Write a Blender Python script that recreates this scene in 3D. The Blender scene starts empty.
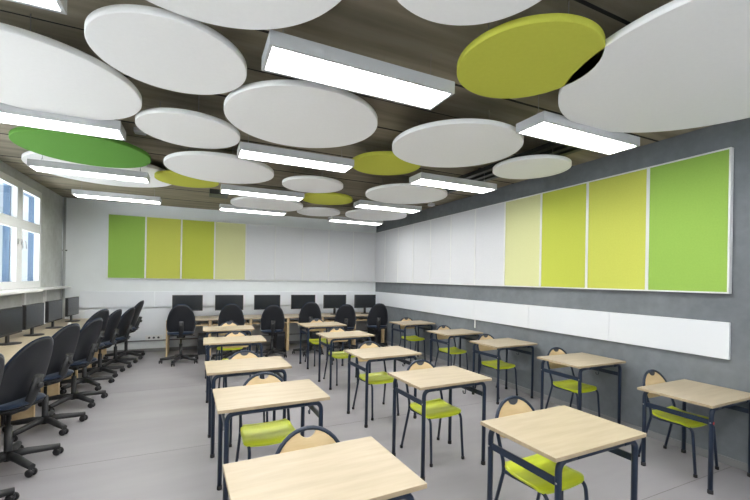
import bpy, bmesh, math, random
from mathutils import Vector, Matrix
from math import pi, sin, cos, radians, sqrt
random.seed(7)
S = bpy.context.scene
COL = S.collection

# ------------------------------------------------------------------ materials
def new_mat(name):
    m = bpy.data.materials.new(name); m.use_nodes = True
    nt = m.node_tree; b = nt.nodes['Principled BSDF']
    return m, nt, b
def plain(name, col, rough=.5, metal=0, spec=None, vary=0, scale=8, bump=0, sheen=0):
    m, nt, b = new_mat(name)
    b.inputs['Base Color'].default_value = (*col, 1)
    b.inputs['Roughness'].default_value = rough
    b.inputs['Metallic'].default_value = metal
    if spec is not None: b.inputs['Specular IOR Level'].default_value = spec
    if sheen: b.inputs['Sheen Weight'].default_value = sheen; b.inputs['Sheen Roughness'].default_value = .4
    tc = nt.nodes.new('ShaderNodeTexCoord'); nz = nt.nodes.new('ShaderNodeTexNoise')
    nz.inputs['Scale'].default_value = scale; nz.inputs['Detail'].default_value = 4
    nt.links.new(tc.outputs['Object'], nz.inputs['Vector'])
    if vary:
        rp = nt.nodes.new('ShaderNodeValToRGB')
        rp.color_ramp.elements[0].position = .3; rp.color_ramp.elements[1].position = .7
        rp.color_ramp.elements[0].color = (*[c*(1-vary) for c in col], 1)
        rp.color_ramp.elements[1].color = (*[min(1, c*(1+vary)) for c in col], 1)
        nt.links.new(nz.outputs['Fac'], rp.inputs['Fac']); nt.links.new(rp.outputs['Color'], b.inputs['Base Color'])
    if bump:
        bp = nt.nodes.new('ShaderNodeBump'); bp.inputs['Strength'].default_value = bump; bp.inputs['Distance'].default_value = .01
        nt.links.new(nz.outputs['Fac'], bp.inputs['Height']); nt.links.new(bp.outputs['Normal'], b.inputs['Normal'])
    return m
def streaky(name, c0, c1, stretch, rough=.5, scale=1.0, bump=.05, detail=6, spec=None):
    """colour streaks elongated along one axis: wood grain, board-marked concrete, vinyl"""
    m, nt, b = new_mat(name)
    tc = nt.nodes.new('ShaderNodeTexCoord'); mp = nt.nodes.new('ShaderNodeMapping')
    mp.inputs['Scale'].default_value = stretch
    nz = nt.nodes.new('ShaderNodeTexNoise'); nz.inputs['Scale'].default_value = scale; nz.inputs['Detail'].default_value = detail
    rp = nt.nodes.new('ShaderNodeValToRGB')
    rp.color_ramp.elements[0].position = .32; rp.color_ramp.elements[1].position = .68
    rp.color_ramp.elements[0].color = (*c0, 1); rp.color_ramp.elements[1].color = (*c1, 1)
    L = nt.links.new
    L(tc.outputs['Object'], mp.inputs['Vector']); L(mp.outputs['Vector'], nz.inputs['Vector'])
    L(nz.outputs['Fac'], rp.inputs['Fac']); L(rp.outputs['Color'], b.inputs['Base Color'])
    b.inputs['Roughness'].default_value = rough
    if spec is not None: b.inputs['Specular IOR Level'].default_value = spec
    if bump:
        bp = nt.nodes.new('ShaderNodeBump'); bp.inputs['Strength'].default_value = bump; bp.inputs['Distance'].default_value = .01
        L(nz.outputs['Fac'], bp.inputs['Height']); L(bp.outputs['Normal'], b.inputs['Normal'])
    return m
def concrete(name, c0, c1, rough=.6, big=1.2, fine=14, spec=.3):
    m, nt, b = new_mat(name); L = nt.links.new
    tc = nt.nodes.new('ShaderNodeTexCoord')
    n1 = nt.nodes.new('ShaderNodeTexNoise'); n1.inputs['Scale'].default_value = big; n1.inputs['Detail'].default_value = 8; n1.inputs['Roughness'].default_value = .65
    n2 = nt.nodes.new('ShaderNodeTexNoise'); n2.inputs['Scale'].default_value = fine; n2.inputs['Detail'].default_value = 6
    mx = nt.nodes.new('ShaderNodeMath'); mx.operation = 'MULTIPLY_ADD'; mx.inputs[1].default_value = .3
    sc = nt.nodes.new('ShaderNodeMath'); sc.operation = 'MULTIPLY'; sc.inputs[1].default_value = .7
    rp = nt.nodes.new('ShaderNodeValToRGB')
    rp.color_ramp.elements[0].position = .36; rp.color_ramp.elements[1].position = .64
    rp.color_ramp.elements[0].color = (*c0, 1); rp.color_ramp.elements[1].color = (*c1, 1)
    L(tc.outputs['Object'], n1.inputs['Vector']); L(tc.outputs['Object'], n2.inputs['Vector'])
    L(n1.outputs['Fac'], sc.inputs[0]); L(n2.outputs['Fac'], mx.inputs[0]); L(sc.outputs[0], mx.inputs[2])
    L(mx.outputs[0], rp.inputs['Fac']); L(rp.outputs['Color'], b.inputs['Base Color'])
    b.inputs['Roughness'].default_value = rough; b.inputs['Specular IOR Level'].default_value = spec
    bp = nt.nodes.new('ShaderNodeBump'); bp.inputs['Strength'].default_value = .12; bp.inputs['Distance'].default_value = .01
    L(n2.outputs['Fac'], bp.inputs['Height']); L(bp.outputs['Normal'], b.inputs['Normal'])
    return m
def emit(name, col, strength):
    m, nt, b = new_mat(name)
    b.inputs['Base Color'].default_value = (.9, .9, .9, 1)
    b.inputs['Emission Color'].default_value = (*col, 1); b.inputs['Emission Strength'].default_value = strength
    return m

M = {}
M['floor'] = streaky('floor_vinyl', (.250, .243, .256), (.296, .288, .303), (.5, 2.2, 1), rough=.42, scale=1.4, bump=0, spec=.45)
M['seam'] = plain('floor_seam', (.17, .155, .15), .6)
M['ceiling'] = streaky('ceiling_concrete', (.20, .175, .128), (.32, .285, .215), (.9, 9, 1), rough=.75, scale=1.1, bump=.12, spec=.2)
M['ceil_seam'] = plain('ceiling_joint', (.02, .018, .015), .9)
M['wall_right'] = concrete('concrete_wall_right', (.146, .164, .182), (.212, .232, .252), big=1.0, fine=11)
M['wall_left'] = concrete('concrete_wall_left', (.46, .47, .46), (.62, .64, .64), big=1.6, fine=12)
M['wall_back'] = plain('painted_wall', (.75, .79, .805), .6, spec=.3, vary=.02, scale=3)
M['wall_rear'] = plain('painted_wall_rear', (.8, .8, .79), .7)
M['skirting'] = plain('skirting', (.24, .245, .25), .5)
M['white_panel'] = plain('white_panel', (.76, .795, .84), .35, vary=.01, scale=2)
M['white_fabric'] = plain('white_acoustic_fabric', (.68, .70, .73), .85, spec=.15, vary=.02, scale=60, bump=.03)
M['panel_frame'] = plain('panel_frame_aluminium', (.74, .76, .76), .35)
M['green'] = plain('green_fabric', (.31, .50, .10), .85, spec=.15, vary=.03, scale=70, bump=.03)
M['lime_light'] = plain('lime_fabric', (.56, .60, .117), .85, spec=.15, vary=.03, scale=70, bump=.03)
M['lime_dark'] = plain('deep_lime_fabric', (.51, .57, .09), .85, spec=.15, vary=.03, scale=70, bump=.03)
M['lime_pale'] = plain('pale_lime_fabric', (.64, .66, .35), .85, spec=.15, vary=.03, scale=70, bump=.03)
M['disc_white'] = plain('white_disc', (.86, .865, .87), .85, spec=.1, vary=.01, scale=40)
M['disc_lime'] = plain('lime_disc', (.52, .54, .08), .85, spec=.1, vary=.02, scale=40)
M['disc_green'] = plain('green_disc', (.12, .30, .055), .85, spec=.1, vary=.02, scale=40)
M['fixture'] = plain('fixture_white', (.52, .53, .545), .35)
M['diffuser'] = emit('lit_diffuser', (1, .985, .96), 8.2)
M['wire'] = plain('steel_wire', (.3, .3, .3), .4, metal=.6)
M['dark_metal'] = plain('dark_metal', (.045, .05, .048), .5, metal=.3)
M['birch'] = streaky('birch_laminate', (.39, .325, .225), (.46, .39, .28), (1.2, 9, 9), rough=.38, scale=2.2, bump=.01, spec=.4)
M['birch_edge'] = streaky('birch_edge', (.38, .30, .19), (.46, .37, .25), (3, 12, 12), rough=.5, scale=3, bump=0)
M['beech'] = streaky('beech_board', (.60, .44, .24), (.70, .54, .32), (1, 7, 7), rough=.45, scale=2, bump=.01)
M['ply'] = streaky('beech_plywood', (.66, .49, .25), (.78, .61, .36), (1.5, 1.5, 10), rough=.4, scale=2.5, bump=.01)
M['navy'] = plain('navy_powder_coat', (.012, .024, .050), .38, vary=.06, scale=20)
M['black'] = plain('black_plastic', (.018, .019, .021), .5)
M['cap'] = plain('foot_cap_black', (.012, .012, .014), .6)
M['grip'] = plain('grey_grip', (.06, .065, .075), .5)
M['seat_green'] = streaky('green_stained_plywood', (.46, .54, .015), (.60, .68, .035), (1.2, 7, 1), rough=.32, scale=2.2, bump=.01, spec=.5)
M['fabric'] = plain('navy_chair_fabric', (.014, .024, .046), .85, spec=.2, vary=.12, scale=120, bump=.05, sheen=.4)
M['shell'] = plain('black_shell', (.014, .016, .021), .5)
M['screen'] = plain('dark_screen', (.018, .021, .024), .22, spec=.5)
M['bezel'] = plain('bezel', (.015, .015, .017), .4)
M['pvc'] = plain('white_pvc', (.78, .79, .79), .3, spec=.5)
M['reveal_shade'] = plain('blue_reveal_shade', (.09, .15, .24), .5)  # dark blue stands in for shade on the outer window reveals
M['sill'] = plain('sill_white', (.74, .74, .72), .35)
M['chrome'] = plain('brushed_metal', (.45, .45, .46), .3, metal=.9)
M['pipe'] = plain('painted_pipe', (.42, .44, .44), .4)
M['red'] = plain('red_sticker', (.55, .03, .02), .5)
M['bld'] = plain('far_building', (.30, .32, .36), .8, vary=.05)
M['bld2'] = plain('far_building_band', (.33, .22, .22), .8)
M['ground'] = plain('ground_outside', (.8, .8, .78), .9)
def glass_mat():
    m, nt, b = new_mat('window_glass')
    out = nt.nodes['Material Output']
    tr = nt.nodes.new('ShaderNodeBsdfTransparent'); gl = nt.nodes.new('ShaderNodeBsdfGlossy'); mx = nt.nodes.new('ShaderNodeMixShader')
    tr.inputs['Color'].default_value = (.93, .97, 1, 1); gl.inputs['Roughness'].default_value = .02
    mx.inputs[0].default_value = .06
    nt.links.new(tr.outputs[0], mx.inputs[1]); nt.links.new(gl.outputs[0], mx.inputs[2]); nt.links.new(mx.outputs[0], out.inputs['Surface'])
    return m
M['glass'] = glass_mat()

# ------------------------------------------------------------------ mesh helpers
def add_box(bm, x0, x1, y0, y1, z0, z1, bev=0, mi=0):
    vs = [bm.verts.new(p) for p in ((x0,y0,z0),(x1,y0,z0),(x1,y1,z0),(x0,y1,z0),(x0,y0,z1),(x1,y0,z1),(x1,y1,z1),(x0,y1,z1))]
    fs = [bm.faces.new([vs[i] for i in f]) for f in ((3,2,1,0),(4,5,6,7),(0,1,5,4),(1,2,6,5),(2,3,7,6),(3,0,4,7))]
    for f in fs: f.material_index = mi
    if bev:
        es = {e for f in fs for e in f.edges}
        bmesh.ops.bevel(bm, geom=list(es), offset=bev, segments=2, affect='EDGES', profile=.6)
    return bm
def BX(*a, **k): return add_box(bmesh.new(), *a, **k)
def arc_fillet(pts, rad, n=6):
    """round the inner corners of a polyline"""
    pts = [Vector(p) for p in pts]; out = [pts[0]]
    for i in range(1, len(pts)-1):
        a, b, c = pts[i-1], pts[i], pts[i+1]
        r = rad[i] if isinstance(rad, (list, dict)) else rad
        if not r: out.append(b); continue
        u = (a-b).normalized(); v = (c-b).normalized(); ang = u.angle(v)
        d = min(r/math.tan(ang/2), (a-b).length*.49, (c-b).length*.49)
        p0 = b+u*d; p1 = b+v*d
        for k in range(n+1):
            t = k/n; out.append(p0*(1-t)**2 + b*2*t*(1-t) + p1*t*t)
    out.append(pts[-1]); return out
def add_tube(bm, pts, r, seg=10, closed=False, flat=1.0):
    pts = [Vector(p) for p in pts]; n = len(pts); rings = []
    t0 = (pts[1]-pts[0]).normalized()
    ref = Vector((0,0,1)) if abs(t0.z) < .9 else Vector((1,0,0))
    nrm = (ref - t0*ref.dot(t0)).normalized()
    for i, p in enumerate(pts):
        if i == 0: t = (pts[1]-pts[0])
        elif i == n-1: t = (pts[-1]-pts[-2])
        else: t = (pts[i+1]-pts[i-1])
        t = t.normalized(); nrm = (nrm - t*nrm.dot(t)).normalized(); bn = t.cross(nrm)
        rr = r[i] if isinstance(r, (list, tuple)) else r
        rings.append([bm.verts.new(p + nrm*cos(2*pi*k/seg)*rr + bn*sin(2*pi*k/seg)*rr*flat) for k in range(seg)])
    for a, b in zip(rings, rings[1:]):
        for k in range(seg):
            f = bm.faces.new((a[k], a[(k+1)%seg], b[(k+1)%seg], b[k])); f.smooth = True
    bm.faces.new(rings[0][::-1]); bm.faces.new(rings[-1])
    return bm
def TB(*a, **k): return add_tube(bmesh.new(), *a, **k)
def add_lathe(bm, prof, seg=24, org=(0,0,0), axis='z'):
    rings = []
    for r, h in prof:
        ring = []
        for k in range(seg):
            a = 2*pi*k/seg; p = Vector((r*cos(a), r*sin(a), h))
            if axis == 'x': p = Vector((h, p.x, p.y))
            if axis == 'y': p = Vector((p.y, h, p.x))
            ring.append(bm.verts.new(p+Vector(org)))
        rings.append(ring)
    for a, b in zip(rings, rings[1:]):
        for k in range(seg):
            f = bm.faces.new((a[k], a[(k+1)%seg], b[(k+1)%seg], b[k])); f.smooth = True
    bm.faces.new(rings[0][::-1]); bm.faces.new(rings[-1])
    return bm
def LT(*a, **k): return add_lathe(bmesh.new(), *a, **k)
def pillow(outline, tf, tb, mapf, cen=(0, 0), rings=7, p=3.2):
    """inflate a closed outline (a, b) into a cushion; mapf(a, b, t) gives the 3-D point"""
    bm = bmesh.new(); n = len(outline)
    ks = [1-(i/rings)**1.6 for i in range(rings)]
    def side(th, sgn, rim=None):
        prev = rim
        for i, k in enumerate(ks):
            if i == 0 and rim is not None: continue
            t = th*(1-k**p)**(1/2.2)
            ring = [bm.verts.new(mapf(cen[0]+(a-cen[0])*k, cen[1]+(b-cen[1])*k, sgn*t)) for a, b in outline]
            if prev:
                for j in range(n):
                    q = (prev[j], prev[(j+1)%n], ring[(j+1)%n], ring[j])
                    f = bm.faces.new(q if sgn > 0 else q[::-1]); f.smooth = True
            if i == 0: first = ring
            prev = ring
        c = bm.verts.new(mapf(cen[0], cen[1], sgn*th))
        for j in range(n):
            q = (prev[j], prev[(j+1)%n], c)
            f = bm.faces.new(q if sgn > 0 else q[::-1]); f.smooth = True
        return None if rim is not None else first
    rim = side(tf, 1); side(tb, -1, rim)
    return bm
def plate(outline, thick, mapf):
    """thin bent board: outline is fanned from a grid so it can bend"""
    bm = bmesh.new(); top = [bm.verts.new(mapf(a, b, 0)) for a, b in outline]; bot = [bm.verts.new(mapf(a, b, -thick)) for a, b in outline]
    n = len(outline)
    bm.faces.new(top); bm.faces.new(bot[::-1])
    for j in range(n): bm.faces.new((top[j], bot[j], bot[(j+1)%n], top[(j+1)%n]))
    bmesh.ops.triangulate(bm, faces=[f for f in bm.faces if len(f.verts) > 4])
    return bm
def rrect(w, h, r, n=5, cx=0, cy=0):
    pts = []
    for sx, sy, a0 in ((1,1,0), (-1,1,90), (-1,-1,180), (1,-1,270)):
        for k in range(n+1):
            a = radians(a0+90*k/n); pts.append((cx+sx*(w/2-r)+r*cos(a), cy+sy*(h/2-r)+r*sin(a)))
    return pts
def obj(name, bm, mats, parent=None):
    me = bpy.data.meshes.new(name)
    bmesh.ops.recalc_face_normals(bm, faces=bm.faces)
    bm.to_mesh(me); bm.free()
    for m in (mats if isinstance(mats, (list, tuple)) else [mats]): me.materials.append(m)
    o = bpy.data.objects.new(name, me); COL.objects.link(o)
    if parent: o.parent = parent
    return o
def tag(o, label, cat, group=None):
    o['label'] = label; o['category'] = cat
    if group: o['group'] = group
    return o
def thing(name, label, cat, loc=(0,0,0), rz=0, group=None):
    o = bpy.data.objects.new(name, None); COL.objects.link(o); o.empty_display_size = .1
    o.location = loc; o.rotation_euler = (0, 0, rz)
    return tag(o, label, cat, group)
def kids(o): return [c for c in bpy.data.objects if c.parent == o]
def dup(o, parent=None):
    c = o.copy(); COL.objects.link(c); c.parent = parent
    for ch in kids(o): dup(ch, c)
    return c
def struct(name, bm, m):
    o = obj(name, bm, m); o['kind'] = 'structure'; return o

# ------------------------------------------------------------------ camera
YAW, ROLL, F, CY = .43507, .016739, 382.647, 278.99
cd = bpy.data.cameras.new('camera'); cam = bpy.data.objects.new('camera', cd); COL.objects.link(cam)
cd.sensor_fit = 'HORIZONTAL'; cd.sensor_width = 36; cd.lens = F*36/750; cd.shift_y = (CY-250)/750; cd.clip_start = .05
cam.matrix_world = Matrix.Translation((0, 0, 1.6077)) @ Matrix.Rotation(-YAW, 4, 'Z') @ Matrix.Rotation(pi/2, 4, 'X') @ Matrix.Rotation(ROLL, 4, 'Z')
S.camera = cam

# ------------------------------------------------------------------ the room
W, D, XL, YR, H = 4.327, 9.274, -2.38, -2.6, 3.09
struct('floor', BX(XL-.3, W+.3, YR-.3, D+.3, -.2, 0), M['floor'])
bm = bmesh.new()
for y in (-.5, 1.73, 3.97, 6.2): add_box(bm, XL, W, y-.002, y+.002, -.001, .0006)
struct('trim_1', bm, M['seam'])
struct('ceiling', BX(XL-.3, W+.3, YR-.3, D+.3, H, H+.25), M['ceiling'])
bm = bmesh.new()
y = 1.38-4
while y < D:
    add_box(bm, XL, W, y-.011, y+.011, H-.003, H+.01)
    y += 1.0
for y in (.9, 2.86, 4.8, 6.7): add_box(bm, XL, W, y-.005, y+.005, H-.002, H+.01)
struct('trim_2', bm, M['ceil_seam'])
struct('wall_right', BX(W, W+.2, YR-.2, D+.2, 0, H), M['wall_right'])
struct('wall_back', BX(XL-.2, W, D, D+.2, 0, H), M['wall_back'])
bm = BX(XL-.2, W, YR-.2, YR, 0, .8); add_box(bm, XL-.2, W, YR-.2, YR, 2.95, H)
for a, b in ((XL-.2, -1.75), (.05, .25), (2.05, 2.25), (4.15, W)): add_box(bm, a, b, YR-.2, YR, .8, 2.95)
struct('wall_rear', bm, M['wall_rear'])
for i, (a, b) in enumerate(((-1.75, .05), (.25, 2.05), (2.25, 4.15))):  # unseen windows added behind the camera to let in fill light
    fb = BX(a, a+.05, YR-.12, YR-.05, .8, 2.95); add_box(fb, b-.05, b, YR-.12, YR-.05, .8, 2.95); m_ = (a+b)/2
    add_box(fb, a+.05, b-.05, YR-.12, YR-.05, .8, .86); add_box(fb, a+.05, b-.05, YR-.12, YR-.05, 2.89, 2.95); add_box(fb, m_-.04, m_+.04, YR-.12, YR-.05, .86, 2.89)
    fill_window = struct('window_%d' % (i+5), fb, M['pvc'])
    obj('pane', BX(a+.05, b-.05, YR-.10, YR-.094, .86, 2.89), M['glass'], fill_window)
WZ0, WZ1 = 1.38, 2.955
wins = [(6.25, 8.19), (3.85, 5.79), (1.45, 3.39), (-.95, .99)]
bm = bmesh.new(); add_box(bm, XL-.3, XL, YR, D, 0, WZ0); add_box(bm, XL-.3, XL, YR, D, WZ1, H)
e = D
for a, b in wins:
    add_box(bm, XL-.3, XL, b, e, WZ0, WZ1); e = a
add_box(bm, XL-.3, XL, YR, e, WZ0, WZ1)
struct('wall_left', bm, M['wall_left'])
struct('baseboard_right', BX(W-.012, W, YR, D, 0, .07), M['skirting'])
struct('baseboard_back', BX(XL, W-.012, D-.012, D, 0, .07), M['skirting'])
struct('baseboard_left', BX(XL, XL+.012, YR, D-.012, 0, .07), M['skirting'])

def make_window(i, y0, y1):
    x1 = XL-.005; x0 = XL-.08; f = .06
    bm = bmesh.new()
    ym = (y0+y1)/2+.105; g = .12
    add_box(bm, x0, x1, y0, y0+f, WZ0, WZ1); add_box(bm, x0, x1, y1-f, y1, WZ0, WZ1)
    add_box(bm, x0, x1, y0+f, y1-f, WZ0, WZ0+f+.02); add_box(bm, x0, x1, y0+f, y1-f, WZ1-f-.02, WZ1)
    add_box(bm, x0, x1, ym-g/2-.02, ym+g/2+.02, WZ0+f+.02, WZ1-f-.02)
    zt = 2.335
    add_box(bm, x0, x1, y0+f, ym-g/2-.02, zt-.05, zt+.05); add_box(bm, x0, x1, ym+g/2+.02, y1-f, zt-.05, zt+.05)
    o = struct('window_%d' % i, bm, M['pvc'])
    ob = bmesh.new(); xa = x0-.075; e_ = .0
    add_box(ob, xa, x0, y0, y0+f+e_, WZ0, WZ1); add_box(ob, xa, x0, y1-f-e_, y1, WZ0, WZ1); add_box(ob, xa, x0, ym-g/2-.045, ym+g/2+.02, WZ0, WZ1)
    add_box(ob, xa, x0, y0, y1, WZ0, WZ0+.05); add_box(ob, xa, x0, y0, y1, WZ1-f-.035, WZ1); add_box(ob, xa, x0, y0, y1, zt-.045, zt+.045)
    obj('outer_shade_frame', ob, M['reveal_shade'], o)  # added behind the frame, its colour gives the reveal's shaded strip
    gb = bmesh.new()
    add_box(gb, x0+.03, x0+.036, y0+f, y1-f, WZ0+f+.02, WZ1-f-.02)
    obj('pane', gb, M['glass'], o)
    # opening sashes: thin inner frames
    for a, b in ((y0+f, ym-g/2-.02), (ym+g/2+.02, y1-f)):
        for c, d in ((WZ0+f+.02, zt-.05), (zt+.05, WZ1-f-.02)):
            sb = bmesh.new(); t = .022
            add_box(sb, x1-.05, x1+.004, a, a+t, c, d); add_box(sb, x1-.05, x1+.004, b-t, b, c, d)
            add_box(sb, x1-.05, x1+.004, a+t, b-t, c, c+t); add_box(sb, x1-.05, x1+.004, a+t, b-t, d-t, d)
            obj('sash', sb, M['pvc'], o)
    for yy in (ym-.055, ym+.07):
        hb = bmesh.new()
        add_box(hb, x1, x1+.012, yy-.016, yy+.016, 2.03, 2.11, bev=.004)
        add_tube(hb, arc_fillet([(x1+.01, yy, 2.09), (x1+.05, yy, 2.09), (x1+.055, yy+.012, 1.97)], .02), .008, 8)
        obj('handle', hb, M['chrome'], o)
for i, (a, b) in enumerate(wins): make_window(i+1, a, b)
bm = BX(XL-.08, XL+.27, YR+.3, 7.35, 1.335, 1.37, bev=.006)
add_box(bm, XL-.08, XL+.16, 7.35, D-.005, 1.335, 1.37, bev=.006)
struct('trim_3', bm, M['sill'])

# outside the windows
g = struct('trim_4', BX(-90, XL-.35, -60, 80, -6.2, -6), M['ground'])
b = thing('building', 'pale low building seen far away through the window', 'building', (-42, 20, -6))
obj('wall', BX(-6, 6, -30, 60, 0, 7.0), M['bld'], b)
obj('parapet', BX(-6.1, 6.1, -30.1, 60.1, 7.0, 7.5), M['bld2'], b)

# ------------------------------------------------------------------ heating pipe, trunking
tag(obj('heating_pipe', TB([(XL+.045, 9.235, 0), (XL+.045, 9.235, H)], .022, 12), M['pipe']), 'thin grey vertical pipe running up the left wall near the back corner', 'pipe')
bm = TB([(XL+.02, 9.235, 2.06), (XL+.09, 9.235, 2.06)], .012, 8)
p_ = bpy.data.objects['heating_pipe']
obj('clamp', bm, M['dark_metal'], p_)
for yy, t in ((7.46, 'white vertical cable duct on the left wall, farther from the grey pipe'), (8.33, 'white vertical cable duct on the left wall, the farther one nearer the pipe')):
    tag(obj('cable_duct', BX(XL, XL+.035, yy-.03, yy+.03, .745, 1.33, bev=.004), M['pvc']), t, 'cable duct')

# ------------------------------------------------------------------ wall panels
PZ0, PZ1 = 1.529, 2.832
def wall_panel(wall, a0, a1, mat, label, cat, group=None):
    """a0..a1 along the wall; depth .04"""
    w = a1-a0; f = .014; h = PZ1-PZ0
    if wall == 'right': t = thing('wall_panel', label, cat, (W, (a0+a1)/2, PZ0), -pi/2, group)
    else: t = thing('wall_panel', label, cat, ((a0+a1)/2, D, PZ0), 0, group)
    # local: x along the wall, -y into the room
    fb = bmesh.new(); d = .05
    add_box(fb, -w/2, -w/2+f, -d, 0, 0, h); add_box(fb, w/2-f, w/2, -d, 0, 0, h)
    add_box(fb, -w/2+f, w/2-f, -d, 0, 0, f); add_box(fb, -w/2+f, w/2-f, -d, 0, h-f, h)
    obj('panel_frame', fb, M['panel_frame'], t)
    obj('panel_face', BX(-w/2+f, w/2-f, -d+.006, 0, f, h-f), mat, t)
    return t
cols = ['green', 'lime_light', 'lime_dark', 'lime_pale']
desc = ['bright green', 'yellowish lime', 'deep lime', 'pale lime']
ys = [1.753+.6886*k for k in range(11)] + [D-.052]
ords = ['nearest', 'second', 'third', 'fourth', 'fifth', 'sixth', 'farthest']
for k in range(11):
    if k < 4: wall_panel('right', ys[k]+.001, ys[k+1]-.001, M[cols[k]], desc[k]+' acoustic panel in white frame high on the concrete right wall', 'wall panel')
    else:
        n = k-4
        wall_panel('right', ys[k]+.001, ys[k+1]-.001, M['white_fabric'], 'white acoustic panel on the right wall, %s beyond the pale lime one' % ['first','second','third','fourth','fifth','sixth','seventh and last'][n], 'wall panel', 'white panels on the right wall')
xs = [-1.643+.6622*k for k in range(10)]
for k in range(9):
    x1 = min(xs[k+1], W-.001)
    if k < 4: wall_panel('back', xs[k]+.001, x1-.001, M[cols[k]], desc[k]+' acoustic panel in white frame high on the back wall', 'wall panel')
    else: wall_panel('back', xs[k]+.001, x1-.001, M['white_fabric'], 'white acoustic panel on the back wall, %s to the right of the pale lime one' % ['first','second','third','fourth','fifth, in the corner'][k-4], 'wall panel', 'white panels on the back wall')
# long white boards below
bz0, bz1 = .942, 1.271
yb = [1.753, 2.85, 4.028, 5.207, 6.39, 7.57, 8.75, D-.052]
for k in range(7):
    t = tag(obj('whiteboard_strip', BX(W-.03, W, yb[k]+.0015, yb[k+1]-.0015, bz0, bz1, bev=.002), M['white_panel']),
        'long low white board on the right concrete wall, %s' % ['nearest segment with the free end', 'second segment from its near end', 'third segment from its near end', 'fourth segment from its near end', 'fifth segment from its near end', 'sixth segment from its near end', 'last short segment by the back corner'][k], 'wall board', 'white boards along the right wall')
xb = [-2.08, -.80, .48, 1.76, 3.04, W-.001]
for k in range(5):
    tag(obj('whiteboard_strip', BX(xb[k]+.0015, xb[k+1]-.0015 - (.02 if k == 4 else 0), D-.05, D, bz0, bz1, bev=.002), M['white_panel']),
        'long low white board on the back wall, %s' % ['leftmost segment with the free end', 'second from the left', 'third from the left', 'fourth from the left', 'rightmost segment in the corner'][k], 'wall board', 'white boards along the back wall')
c = thing('cable_conduit', 'wide white panel low on the back wall behind the computer desks', 'panel', (-2.0, D, .25))
c.name = 'lining_panel'
obj('board', BX(0, W+1.999, -.015, 0, 0, .66), M['white_panel'], c)
obj('edge_rail', BX(0, W+1.999, -.025, 0, -.025, 0), M['skirting'], c)
t = thing('socket_strip', 'white strip of power sockets on the back wall left of the desks', 'socket', (-.86, D-.015, .29))
obj('housing', BX(-.1, .22, -.035, 0, -.04, .06, bev=.005), M['pvc'], t)
for k in range(3):
    obj('socket', LT([(.022, -.036), (.022, -.034)], 14, (k*.085-.03, 0, .01), 'y'), M['grip'], t)
tag(obj('cable_drop', BX(W-.012, W, 5.20, 5.22, .80, .942), M['pvc']), 'short white cable cover under the board on the right wall', 'cable cover')

# ------------------------------------------------------------------ ceiling discs
discs = [('D5','white',.0,1.465,2.84,.583,'white ceiling disc cut by the top edge, left of centre'),
 ('D1','white',-.147,2.494,2.84,.405,'smaller white disc between the huge left disc and the top centre disc'),
 ('D2','white',-.978,3.17,2.84,.60,'huge white disc running off the left edge above the left lamp'),
 ('D3','white',-.072,3.673,2.84,.405,'small white disc directly right of the huge left disc\'s lower tip'),
 ('D4','white',.748,3.01,2.84,.59,'large white disc hanging just beyond the biggest central lamp'),
 ('D6','green',-1.036,4.74,2.84,.565,'only dark green ceiling disc, on the left near the windows'),
 ('D7','white',-1.135,6.188,2.97,.83,'wide white disc partly hidden behind the dark green disc'),
 ('D8','lime',-.140,5.911,2.92,.40,'lime disc peeking out beyond the white disc next to the dark green one'),
 ('D9','white',.240,4.835,2.84,.595,'large white disc left of the second central lamp'),
 ('D10','white',1.083,6.773,2.84,.60,'flat looking white disc between the two far central lamps'),
 ('D11','white',1.396,5.033,2.84,.405,'small white disc overlapping a far lime disc near the centre'),
 ('D12','lime',1.949,3.95,2.91,.40,'lime disc half hidden by a large white disc right of centre'),
 ('D13','white',2.183,2.95,2.84,.597,'large white disc between the big lime disc and the right lamps'),
 ('D14','lime',1.694,1.635,2.84,.39,'big lime disc at the top right, nearest of the lime discs'),
 ('D15','white',.971,1.169,2.84,.385,'white ceiling disc cut by the top edge, right of centre'),
 ('D16','white',2.800,1.165,2.84,.90,'biggest white disc, running off the right edge'),
 ('D17','white',3.315,3.109,2.84,.402,'small white disc nearest the right wall above the pale lime panel'),
 ('D18','white',2.780,4.94,2.84,.60,'large white disc below the narrow lamp right of centre'),
 ('D19','lime',1.843,5.805,2.84,.40,'farthest lime disc, touching a small white disc'),
 ('D20','white',3.157,6.797,2.84,.60,'farthest large white disc, near the back right corner'),
 ('D21','white',2.068,7.031,2.84,.405,'smallest looking white disc close to the back wall panels')]
for n, c, x, y, z, r, lab in discs:
    t = thing('ceiling_disc', lab, 'ceiling disc', (x, y, z), 0, {'white':'white ceiling discs','lime':'lime ceiling discs','green':None}[c])
    th = .04
    obj('disc_panel', LT([(r-.004, 0), (r, .004), (r, th-.003), (r-.003, th)], 96), M['disc_'+c], t)
    wb = bmesh.new()
    for a in (45, 165, 285):
        add_tube(wb, [(r*.6*cos(radians(a)), r*.6*sin(radians(a)), th), (r*.6*cos(radians(a)), r*.6*sin(radians(a)), H-z)], .002, 6)
    obj('hanger', wb, M['wire'], t)

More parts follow.
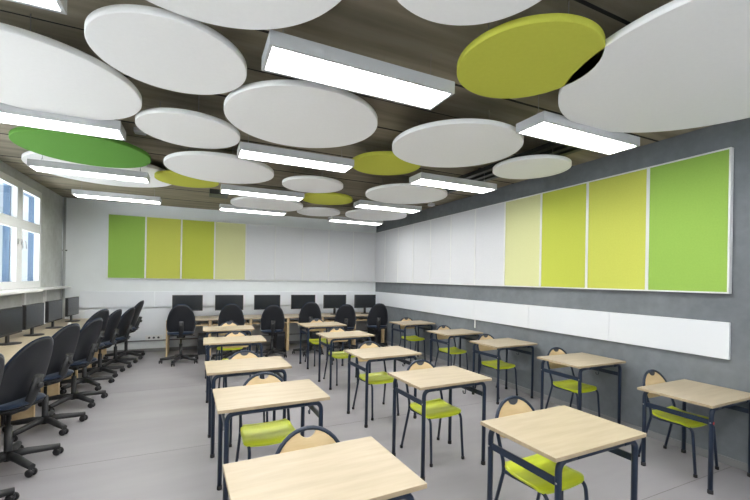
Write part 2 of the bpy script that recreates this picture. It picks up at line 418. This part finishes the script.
# ------------------------------------------------------------------ lamps
LL, LW, LH, LZ = 1.145, .275, .075, 2.79
lamp = thing('ceiling_lamp', '', 'ceiling lamp', (0, 0, LZ), 0, 'rectangular ceiling lamps')
bm = bmesh.new(); f = .018
add_box(bm, -LL/2, LL/2, -LW/2, LW/2, .008, LH)
add_box(bm, -LL/2, LL/2, -LW/2, -LW/2+f, 0, .008); add_box(bm, -LL/2, LL/2, LW/2-f, LW/2, 0, .008)
add_box(bm, -LL/2, -LL/2+f, -LW/2+f, LW/2-f, 0, .008); add_box(bm, LL/2-f, LL/2, -LW/2+f, LW/2-f, 0, .008)
obj('housing', bm, M['fixture'], lamp)
obj('diffuser', BX(-LL/2+f, LL/2-f, -LW/2+f, LW/2-f, .003, .0079), M['diffuser'], lamp)
for sx in (-1, 1):
    wb = bmesh.new()
    add_tube(wb, [(sx*.48, -.06, LH), (sx*.48, 0, .14), (sx*.48, .06, LH)], .002, 6)
    add_tube(wb, [(sx*.48, 0, .14), (sx*.48, 0, H-LZ)], .002, 6)
    obj('wire', wb, M['wire'], lamp)
lamps = [(.888, 2.13, 'biggest central one, nearest to the camera'), (.912, 3.90, 'second central lamp beyond the biggest one'), (.85, 5.73, 'third central lamp, between white discs'), (.91, 7.27, 'farthest central lamp, close to the back wall'),
 (2.865, 2.17, 'right lamp nearest to the camera, by the biggest disc'), (2.925, 3.97, 'second lamp of the right row, above the white wall panels'), (2.90, 5.76, 'third lamp of the right row'), (3.02, 7.50, 'farthest lamp of the right row, near the corner'),
 (-1.13, 2.05, 'cut by the top left corner'), (-1.16, 3.86, 'second lamp of the left row, running off the left edge'), (-1.14, 5.56, 'before the wide white disc on the left'), (-1.13, 7.16, 'farthest lamp of the left row, above the green wall panel'),
 (.9, .15, ''), (2.9, .15, ''), (-1.13, .15, ''), (.9, -1.7, ''), (2.9, -1.7, ''), (-1.13, -1.7, '')]
for i, (x, y, lab) in enumerate(lamps):
    o = lamp if i == 0 else dup(lamp)
    o.location = (x, y, LZ)
    o['label'] = 'lit white rectangular ceiling lamp, ' + (lab or 'in the rows over and behind the camera')
# dark tray and small ceiling fittings
t = thing('cable_tray', 'dark slatted cable tray under the ceiling beside the right wall', 'cable tray', (3.42, 3.9, 2.99))
for dx in (-.13, .03, .17): obj('rail', BX(dx-.035, dx+.035, -1.3, 1.25, 0, .05), M['dark_metal'], t)
bm = bmesh.new()
for yy in (-1.1, 0, 1.1): add_box(bm, -.16, .2, yy-.015, yy+.015, .05, .065); add_tube(bm, [(0, yy, .06), (0, yy, H-2.99)], .005, 6)
obj('hanger', bm, M['dark_metal'], t)
t = thing('ceiling_speaker', 'small white boxy sensor on the ceiling near the far right wall', 'sensor', (3.98, 6.1, 3.0))
t.name = 'ceiling_sensor'
obj('box', BX(-.05, .05, -.05, .05, -.0, .05, bev=.006), M['fixture'], t); obj('arm', BX(-.01, .01, -.01, .01, .05, H-3.0), M['fixture'], t)
tag(obj('ceiling_vent', BX(.17, .47, 7.05, 7.4, H-.08, H, bev=.004), M['dark_metal']), 'small black box under the ceiling left of the far central lamps', 'vent')
tag(obj('junction_box', BX(-.6, -.5, 4.5, 4.6, H-.04, H, bev=.004), M['fixture']), 'small grey junction box on the ceiling right of the dark green disc', 'junction box')

# ------------------------------------------------------------------ school desks
def make_desk(w, d, h, label):
    t = thing('school_desk', label, 'desk')
    th = .022
    bm = BX(-w/2, w/2, -d/2, d/2, h-th, h, bev=.003)
    for f in bm.faces:
        if abs(f.normal.z) < .5: f.material_index = 1
    bm.normal_update()
    for f in bm.faces: f.material_index = 0 if abs(f.normal.z) > .5 else 1
    obj('tabletop', bm, [M['birch'], M['birch_edge']], t)
    ix, iy, r = .058, .03, .0165
    zt = h-th-r
    for sy in (-1, 1):
        y = sy*(d/2-iy)
        for sx in (-1, 1):
            x = sx*(w/2-ix)
            lg = obj('leg', TB(arc_fillet([(x, y, .012), (x, y, zt), (x-sx*.12, y, zt)], .07, 8), r, 12), M['navy'], t)
            obj('foot_cap', LT([(r+.002, 0), (r+.003, .004), (r+.002, .03), (r, .031)], 14, (x, y, 0)), M['cap'], lg)
        obj('rail', TB([(-(w/2-ix-.119), y, zt), (w/2-ix-.119, y, zt)], r*.98, 12), M['navy'], t)
    zb = h-.145
    for sx in (-1, 1):
        x = sx*(w/2-ix)
        bar = obj('side_bar', BX(x-.006, x+.006, -(d/2-iy)+r*.8, (d/2-iy)-r*.8, zb-.02, zb+.02, bev=.002), M['navy'], t)
        for sy in (-1, 1):
            pr = [(.0055, .015), (.0045, .019)] if sx > 0 else [(.0045, -.019), (.0055, -.015)]
            obj('bolt', LT(pr, 10, (x, sy*(d/2-iy), zb), 'x'), M['chrome'], bar)
    xh = (w/2-ix)-.012
    obj('bag_hook', TB(arc_fillet([(xh, 0, zb-.01), (xh, 0, zb-.055), (xh, .03, zb-.06), (xh, .035, zb-.035)], .012, 4), .004, 6), M['navy'], t)
    return t
def make_school_chair(label, grip, zc=.625):
    t = thing('school_chair', label, 'chair')
    r = .0115
    # one bent tube: rear foot - seat - arch over the backrest - rear foot
    path = []; ra = .188
    def lean(z): return .118 + max(0, z-.42)*.33
    left = [(-.215, .215, .008), (-.19, .122, .40), (-.188, lean(.46), .46), (-.188, lean(zc), zc)]
    pts = arc_fillet(left, {1: .12, 2: .05}, 5)
    for k in range(1, 18):
        a = pi - pi*k/18; z = zc+.185*sin(a); pts.append(Vector((ra*cos(a), lean(z), z)))
    pts += [Vector((-p.x, p.y, p.z)) for p in reversed(arc_fillet(left, {1: .12, 2: .05}, 5))]
    bf = obj('back_frame', TB(pts, r, 10), M['navy'], t)
    for sx in (-1, 1):
        obj('foot_cap', LT([(r+.003, 0), (r+.003, .022), (r, .026)], 12, (sx*.215, .215, 0)), M['cap'], bf)
        p = arc_fillet([(sx*.172, -.215, .008), (sx*.165, -.185, .402), (sx*.18, .05, .395), (sx*.187, .118, .398)], {1: .06, 2: .05}, 7)
        lg = obj('leg', TB(p, r, 10), M['navy'], t)
        obj('foot_cap', LT([(r+.003, 0), (r+.003, .022), (r, .026)], 12, (sx*.172, -.215, 0)), M['cap'], lg)
    # seat: moulded plywood
    bm = bmesh.new(); nx, ny = 15, 17; th = .011; g = []
    for side in (0, 1):
        rows = []
        for j in range(ny):
            v = j/(ny-1); y = -.172+v*.31; row = []
            # plan: rounded corners, narrower at the back
            hw = .204 - .012*v
            q = 0
            if v < .14: q = (1-v/.14)
            if v > .88: q = (v-.88)/.12
            hw *= 1-.16*q*q*q if v < .5 else 1-.14*q*q
            for i in range(nx):
                u = 2*i/(nx-1)-1; x = hw*u
                z = .418 + .010*u*u*(1-.3*v) - (.022*((.22-v)/.22)**2 if v < .22 else 0) + .006*sin(pi*v) *-1 + (.022*((v-.7)/.3)**2 if v > .7 else 0)
                row.append(bm.verts.new((x, y - .004*(1-u*u)*(v < .1), z-side*th)))
            rows.append(row)
        g.append(rows)
    for s, rows in enumerate(g):
        for j in range(ny-1):
            for i in range(nx-1):
                q = (rows[j][i], rows[j][i+1], rows[j+1][i+1], rows[j+1][i])
                f = bm.faces.new(q if s == 0 else q[::-1]); f.smooth = True
    A, B = g
    for j in range(ny-1):
        bm.faces.new((A[j][0], A[j+1][0], B[j+1][0], B[j][0])); bm.faces.new((A[j+1][-1], A[j][-1], B[j][-1], B[j+1][-1]))
    for i in range(nx-1):
        bm.faces.new((A[0][i+1], A[0][i], B[0][i], B[0][i+1])); bm.faces.new((A[-1][i], A[-1][i+1], B[-1][i+1], B[-1][i]))
    obj('seat', bm, M['seat_green'], t)
    # backrest board inside the arch, a half-moon notch in its top edge
    out = []; rb = .181; nr = .045
    for k in range(0, 19):
        a = radians(0+k*(90-14.5)/18); out.append((rb*cos(a), zc+.178*sin(a)))
    x0, z0 = out[-1]
    nc = z0+.004
    for k in range(1, 10):
        a = pi*k/10; out.append((x0*cos(a), nc-.038*sin(a)))
    for a, b in [(-x, z) for x, z in reversed(out[:19])]: out.append((a, b))
    out += [(-.181, zc-.01), (-.172, zc-.03), (-.15, zc-.04), (.15, zc-.04), (.172, zc-.03), (.181, zc-.01)]
    obj('backrest', plate(out, .010, lambda a, b, s: Vector((a, lean(b)-.004+s*-1 - .02*(1-(a/.19)**2)*0, b))), M['ply'], t)
    if grip:
        gp = []
        for k in range(0, 11):
            a = pi*k/10; gp.append((x0*cos(a)*1.0, nc-.036*sin(a)))
        for k in range(0, 9):
            a = radians(104.5-29*k/8); gp.append((rb*cos(a), zc+.178*sin(a)+.002))
        obj('hand_grip', plate(gp[:11]+gp[11:], .012, lambda a, b, s: Vector((a, lean(b)-.005-s, b))), M['grip'], t)
    return t
desks = {'A1':(.502,1.605,.035),'A2':(.499,2.878,.022),'A3':(.459,3.922,.020),'A4':(.474,5.53,-.018),'A5':(.486,6.79,-.02),
 'B1':(1.95,1.572,.022),'B2':(1.972,2.854,.032),'B3':(1.988,4.04,.054),'B4':(2.072,5.52,.054),'B5':(2.111,6.85,.036),
 'C1':(3.921,1.816,.006),'C2':(3.885,2.893,-.006),'C3':(3.892,4.09,.035),'C4':(3.90,5.20,.05),'C5':(3.90,6.60,.06)}
cname = {'A': 'left column', 'B': 'middle column', 'C': 'right column by the concrete wall'}
rname = ['nearest to the camera', 'second from the camera', 'third from the camera', 'fourth from the camera', 'farthest from the camera']
dA = make_desk(.75, .53, .757, ''); dC = make_desk(.75, .545, .69, '')
cA = make_school_chair('', False); cB = make_school_chair('', True); cC = make_school_chair('', True, .59)
used = set()
chx = {'A1':.055,'A2':.02,'A3':.02,'A4':.04,'A5':.03,'B1':.035,'B2':.05,'B3':.015,'B4':.02,'B5':.02,'C1':.04,'C2':.065,'C3':.03,'C4':.05,'C5':.10}
for k, (x, y, rz) in desks.items():
    src = dC if k == 'C1' else dA
    o = src if src not in used else dup(src); used.add(src)
    o.location = (x, y, 0); o.rotation_euler = (0, 0, rz)
    if k in ('A4', 'A5', 'B5'): o.scale.x = 1.035
    o['label'] = 'birch desk with navy frame, %s, %s' % (cname[k[0]], rname[int(k[1])-1])
    o['group'] = 'school desks in the ' + cname[k[0]].split(' by')[0]
    src = cA if k in ('A1', 'A2') else cC if k == 'C1' else cB
    o = src if src not in used else dup(src); used.add(src)
    dy = {'C1': .155, 'B1': .165}.get(k, .14)
    o.location = (x+chx[k]-sin(rz)*dy, y+dy*cos(rz), 0); o.rotation_euler = (0, 0, rz)
    o['label'] = 'green-seated chair, %s, %s' % (cname[k[0]], rname[int(k[1])-1])
    o['group'] = 'green seat school chairs in the ' + cname[k[0]].split(' by')[0]
s = tag(obj('sticker', LT([(.011, 0), (.011, .0015)], 14, (3.921-.375+.058, 1.816-.545/2+.03-.0182, .545), 'y'), M['red']), 'round red sticker on the leg of the nearest desk in the right column', 'sticker')

# ------------------------------------------------------------------ office chairs
def make_office_chair(label):
    t = thing('office_chair', label, 'office chair')
    # sitter faces +y, backrest on the -y side; built with the backrest top at z = 1.03
    def bmap(a, b, s):      # a across, b height from .0 to .50
        z = .455+b*1.13
        y = -.075 - b*.42 + .03*(a/.22)**2 + .022*sin(pi*min(1, max(0, b/.5)))
        return Vector((a, y+s, z))
    out = []
    n = 44
    for k in range(n):
        a = 2*pi*k/n; c, s_ = cos(a), sin(a)
        e = 3.8 if s_ < 0 else 2.5
        x = (abs(c)**(2/e))*(1 if c > 0 else -1); z = (abs(s_)**(2/e))*(1 if s_ > 0 else -1)
        w = .240 - .012*max(0, -z) - .035*max(0, z)**1.3
        out.append((x*w, .15+z*(.15 if z < 0 else .35)))
    bk = obj('backrest', pillow(out, .045, .012, bmap, (0, .23)), M['fabric'], t)
    sh = [(a*.95, .24+(b-.24)*.955) for a, b in out]
    obj('back_shell', pillow(sh, .0, .030, lambda a, b, s: bmap(a, b, s-.006), (0, .22), p=2.2), M['shell'], bk)
    so = []
    for k in range(n):
        a = 2*pi*k/n; c, s_ = cos(a), sin(a); e = 3.2
        x = (abs(c)**(2/e))*(1 if c > 0 else -1); y = (abs(s_)**(2/e))*(1 if s_ > 0 else -1)
        so.append((x*.235*(1-.05*max(0, -y)), y*.225+.03))
    st = obj('seat', pillow(so, .04, .02, lambda a, b, s: Vector((a, b, .475+s - .03*max(0, (b-.12)/.13)**2*(b > .12))), (0, .03)), M['fabric'], t)
    obj('seat_shell', pillow([(a*.94, .03+(b-.03)*.94) for a, b in so], .005, .03, lambda a, b, s: Vector((a, b, .452+s - .03*max(0, (b-.12)/.13)**2*(b > .12))), (0, .03)), M['shell'], st)
    bm = bmesh.new()
    add_tube(bm, arc_fillet([(0, .02, .425), (0, -.135, .425), (0, -.178, .50), (0, -.248, .70)], .07, 6), [.03]*3+[.03]*20 if False else .028, 10, flat=1.5)
    obj('back_bracket', bm, M['black'], t)
    kb = obj('adjuster_knob', LT([(.012, 0), (.024, .004), (.024, .024), (.018, .03)], 14, (0, -.272, .62), 'y'), M['black'], t)
    obj('tilt_mechanism', BX(-.07, .07, -.08, .12, .385, .435, bev=.012), M['black'], t)
    obj('lever', TB([(.06, .03, .41), (.2, .03, .415), (.24, .03, .40)], .006, 8), M['black'], t)
    obj('gas_lift', LT([(.014, .395), (.014, .30), (.026, .30), (.027, .10), (.030, .09)][::-1], 16), M['black'], t)
    bm = bmesh.new(); add_lathe(bm, [(.034, .065), (.042, .075), (.040, .115), (.030, .128)], 18)
    base = None
    for k in range(5):
        a = radians(90+72*k+14); c, s_ = cos(a), sin(a)
        add_tube(bm, [(c*.02, s_*.02, .105), (c*.12, s_*.12, .105), (c*.24, s_*.24, .088), (c*.335, s_*.335, .078)], [.032, .030, .027, .023], 10, flat=1.1)
    base = obj('star_base', bm, M['black'], t)
    for k in range(5):
        a = radians(90+72*k+14); c, s_ = cos(a), sin(a); px, py = c*.325, s_*.325
        cb = bmesh.new(); add_tube(cb, [(px, py, .075), (px, py, .045)], .009, 8)
        add_box(cb, px-.010, px+.010, py-.020, py+.020, .026, .055, bev=.004)
        cs = obj('castor', cb, M['black'], t)
        for sx in (-1, 1):
            wb = bmesh.new()
            prof = [(.014, .011), (.029, .013), (.032, .019), (.029, .027), (.014, .030)]
            if sx < 0: prof = [(r_, -h_) for r_, h_ in reversed(prof)]
            add_lathe(wb, prof, 18, (px, py, .0322), 'x')
            obj('wheel', wb, M['cap'], cs)
    return t
oc = make_office_chair('')
first = True
def place_office(x, y, rz, ztop, label, group):
    global first
    o = oc if first else dup(oc); first = False
    o.location = (x, y, 0); o.rotation_euler = (0, 0, rz)
    d = ztop-1.02                      # gas lift height of this chair
    if abs(d) > .004:
        for ch in kids(o):
            n = ch.name.split('.')[0]
            if n in ('backrest', 'seat', 'back_bracket', 'adjuster_knob', 'tilt_mechanism', 'lever'): ch.location.z += d
            if n == 'gas_lift' and d > 0: ch.location.z += d*.6
    o['label'] = label; o['group'] = group
back = [(-.255, 7.93, 2, 1.10), (.62, 7.95, -5, 1.02), (1.40, 7.93, -6, .99), (2.18, 7.95, -10, 1.04), (2.97, 7.95, -12, .98), (3.75, 7.93, -14, .99)]
bn = ['leftmost, with free floor to its left', 'second from the left', 'third from the left', 'fourth from the left', 'second from the right', 'rightmost, beside the right wall']
for (x, y, a, zt), nm in zip(back, bn):
    place_office(x, y, radians(a), zt, 'navy office chair at the back wall desks, %s' % nm, 'office chairs at the back desks')
left = [(-1.44, 3.34, -22, 1.01), (-1.39, 4.12, -25, 1.01), (-1.40, 5.0, -26, 1.02), (-1.36, 5.84, -23, .99), (-1.43, 6.66, -28, 1.04), (-1.38, 7.34, -20, .98), (-1.28, 8.0, -20, .96), (-1.22, 8.68, -14, 1.04)]
ln = ['at the very left edge, mostly cut off', 'nearest whose whole tall back shows', 'third from the camera', 'fourth from the camera', 'fifth from the camera', 'sixth from the camera', 'seventh from the camera', 'farthest, nearest the back wall']
for (x, y, a, zt), nm in zip(left, ln):
    place_office(x, y, pi/2+radians(a), zt, 'navy office chair along the windows, %s' % nm, 'office chairs along the windows')

# ------------------------------------------------------------------ computer desks
def make_pc_desk(w, d, h):
    t = thing('computer_desk', '', 'computer desk')
    th = .025                                    # front edge at y = 0, depth towards +y
    obj('worktop', BX(-w/2+.001, w/2-.001, 0, d, h-th, h, bev=.002), M['birch'], t)
    for sx in (-1, 1):
        a, b = (-w/2+.001, -w/2+.023) if sx < 0 else (w/2-.023, w/2-.001)
        obj('side_panel', BX(a, b, .02, d-.02, 0, h-th), M['beech'], t)
    obj('keyboard_tray', BX(-w/2+.03, w/2-.03, .03, .36, h-.13, h-.112), M['beech'], t)
    obj('tray_runner', BX(-w/2+.024, -w/2+.045, .03, .34, h-.112, h-th), M['dark_metal'], t)
    obj('tray_runner', BX(w/2-.045, w/2-.024, .03, .34, h-.112, h-th), M['dark_metal'], t)
    return t
def make_monitor():
    t = thing('monitor', '', 'monitor')          # screen faces -y
    obj('base', LT([(.11, 0), (.115, .004), (.11, .012), (.03, .016)], 28), M['bezel'], t)
    obj('neck', BX(-.028, .028, .012, .036, .012, .24, bev=.004), M['bezel'], t)
    h = obj('housing', BX(-.285, .285, -.012, .03, .145, .475, bev=.005), M['bezel'], t)
    obj('screen', BX(-.272, .272, -.0145, -.011, .165, .462), M['screen'], h)
    return t
def make_tower():
    t = thing('computer_tower', '', 'computer')
    obj('case', BX(-.09, .09, 0, .42, .012, .40, bev=.005), M['bezel'], t)
    bm = BX(-.082, .082, -.008, .001, .03, .385, bev=.003); obj('front_bezel', bm, M['shell'], t)
    bm = bmesh.new(); add_box(bm, -.07, .07, -.011, -.007, .32, .345); obj('disc_drive', bm, M['grip'], t)
    bm = bmesh.new()
    for x in (-.075, .05):
        for y in (.03, .36): add_box(bm, x, x+.025, y, y+.03, 0, .013)
    obj('foot', bm, M['cap'], t)
    return t
def make_keyboard():
    t = thing('keyboard', '', 'keyboard')
    obj('body', BX(-.22, .22, -.07, .07, 0, .016, bev=.004), M['bezel'], t)
    bm = bmesh.new()
    for j in range(5):
        for i in range(18): add_box(bm, -.208+i*.0232, -.208+i*.0232+.019, -.06+j*.025, -.06+j*.025+.02, .016, .021)
    obj('keys', bm, M['shell'], t)
    return t
bd = make_pc_desk(.79, .80, .735); ld = make_pc_desk(.845, .77, .74); cdk = make_pc_desk(.37, .77, .74)
mon = make_monitor(); tow = make_tower(); key = make_keyboard()
cnt = {}
def use(src):
    k = src.name
    if cnt.get(k): o = dup(src)
    else: o = src
    cnt[k] = 1; return o
pos6 = ['leftmost', 'second from the left', 'third from the left', 'fourth from the left', 'second from the right', 'rightmost']
mx = [-.17, .64, 1.44, 2.26, 3.04, 3.84]
bx0 = -.535; YB = 8.42
srcs = dict(bd=bd, ld=ld, mon=mon, tow=tow, key=key)
for i in range(6):
    xc = bx0+.395+.79*i
    o = use(bd); o.location = (xc, YB, 0); o['label'] = 'beech computer desk against the back wall, %s in its row' % pos6[i]; o['group'] = 'computer desks by the back wall'
    o = use(mon); o.location = (mx[i], YB+.40, .735); o['label'] = 'black monitor with dark screen on the back desks, %s' % pos6[i]; o['group'] = 'monitors on the back desks'
    o = use(tow); o.location = (xc+.26, YB+.12, 0); o['label'] = 'black computer tower on the floor under the back desks, %s' % pos6[i]; o['group'] = 'computer towers under the back desks'
    o = use(key); o.location = (xc, YB+.14, .735-.112); o['label'] = 'black keyboard on the tray of the back desks, %s' % pos6[i]; o['group'] = 'keyboards on the trays of the back desks'
XF = -1.60
cdk.location = (XF, 9.018, 0); cdk.rotation_euler = (0, 0, pi/2); cdk['label'] = 'narrow beech corner desk between the window desks and the back wall'
for i in range(7):
    yc = 8.83-.4225-.845*i
    nm = ['nearest the back wall', 'second from the back wall', 'third from the back wall', 'fourth from the back wall', 'fifth from the back wall', 'sixth from the back wall', 'seventh from the back wall'][i]
    o = use(ld); o.location = (XF, yc, 0); o.rotation_euler = (0, 0, pi/2); o['label'] = 'beech computer desk under the windows, %s' % nm; o['group'] = 'computer desks under the windows'
    o = use(tow) if False else dup(tow); o.location = (XF-.2, yc+.28, 0); o.rotation_euler = (0, 0, pi/2); o['label'] = 'black computer tower under the window desks, %s' % nm; o['group'] = 'computer towers under the window desks'
for yc, nm in [(8.70, 'farthest, beside the grey pipe'), (7.72, 'second from the pipe'), (6.87, 'third from the pipe'), (6.1, 'at the left edge of the view')]:
    o = dup(mon); [setattr(h_.location, 'z', -.035) for h_ in kids(o) if h_.name.startswith('housing')]; o.location = (-2.06, yc, .74); o.rotation_euler = (0, 0, pi/2-radians(3)); o['label'] = 'black monitor seen edge-on on the window desks, %s' % nm; o['group'] = 'monitors on the window desks'
for y, nm in ((8.41, 'nearest the back wall'), (7.56, 'second from the back wall')):
    o = dup(key); o.location = (XF-.14, y, .74-.112); o.rotation_euler = (0, 0, pi/2); o['label'] = 'black keyboard on the tray of the window desks, %s' % nm; o['group'] = 'keyboards on the window desks'
tag(obj('desk_box', BX(-1.93, -1.89, 7.86, 7.92, .741, .80, bev=.006), M['pvc']), 'small white box on the window desk beside a monitor foot', 'box')

# ------------------------------------------------------------------ light
w = bpy.data.worlds.new('world'); S.world = w; w.use_nodes = True
nt = w.node_tree; bg = nt.nodes['Background']
tc = nt.nodes.new('ShaderNodeTexCoord'); sp = nt.nodes.new('ShaderNodeSeparateXYZ'); rp = nt.nodes.new('ShaderNodeValToRGB')
rp.color_ramp.elements[0].position = 0; rp.color_ramp.elements[0].color = (.92, .97, 1, 1)
rp.color_ramp.elements[1].position = .45; rp.color_ramp.elements[1].color = (.62, .76, .98, 1)
nt.links.new(tc.outputs['Generated'], sp.inputs[0]); nt.links.new(sp.outputs['Z'], rp.inputs['Fac']); nt.links.new(rp.outputs['Color'], bg.inputs['Color'])
bg.inputs['Strength'].default_value = .28
sd = bpy.data.lights.new('sun', 'SUN'); sd.energy = 14.5; sd.angle = .01; sd.color = (1, .97, .93)
so = bpy.data.objects.new('sun', sd); COL.objects.link(so); so.rotation_euler = (0, radians(35), radians(10))
S.view_settings.view_transform = 'Standard'; S.view_settings.look = 'None'; S.view_settings.gamma = 1
S.view_settings.use_curve_mapping = False; S.view_settings.exposure = 1.86
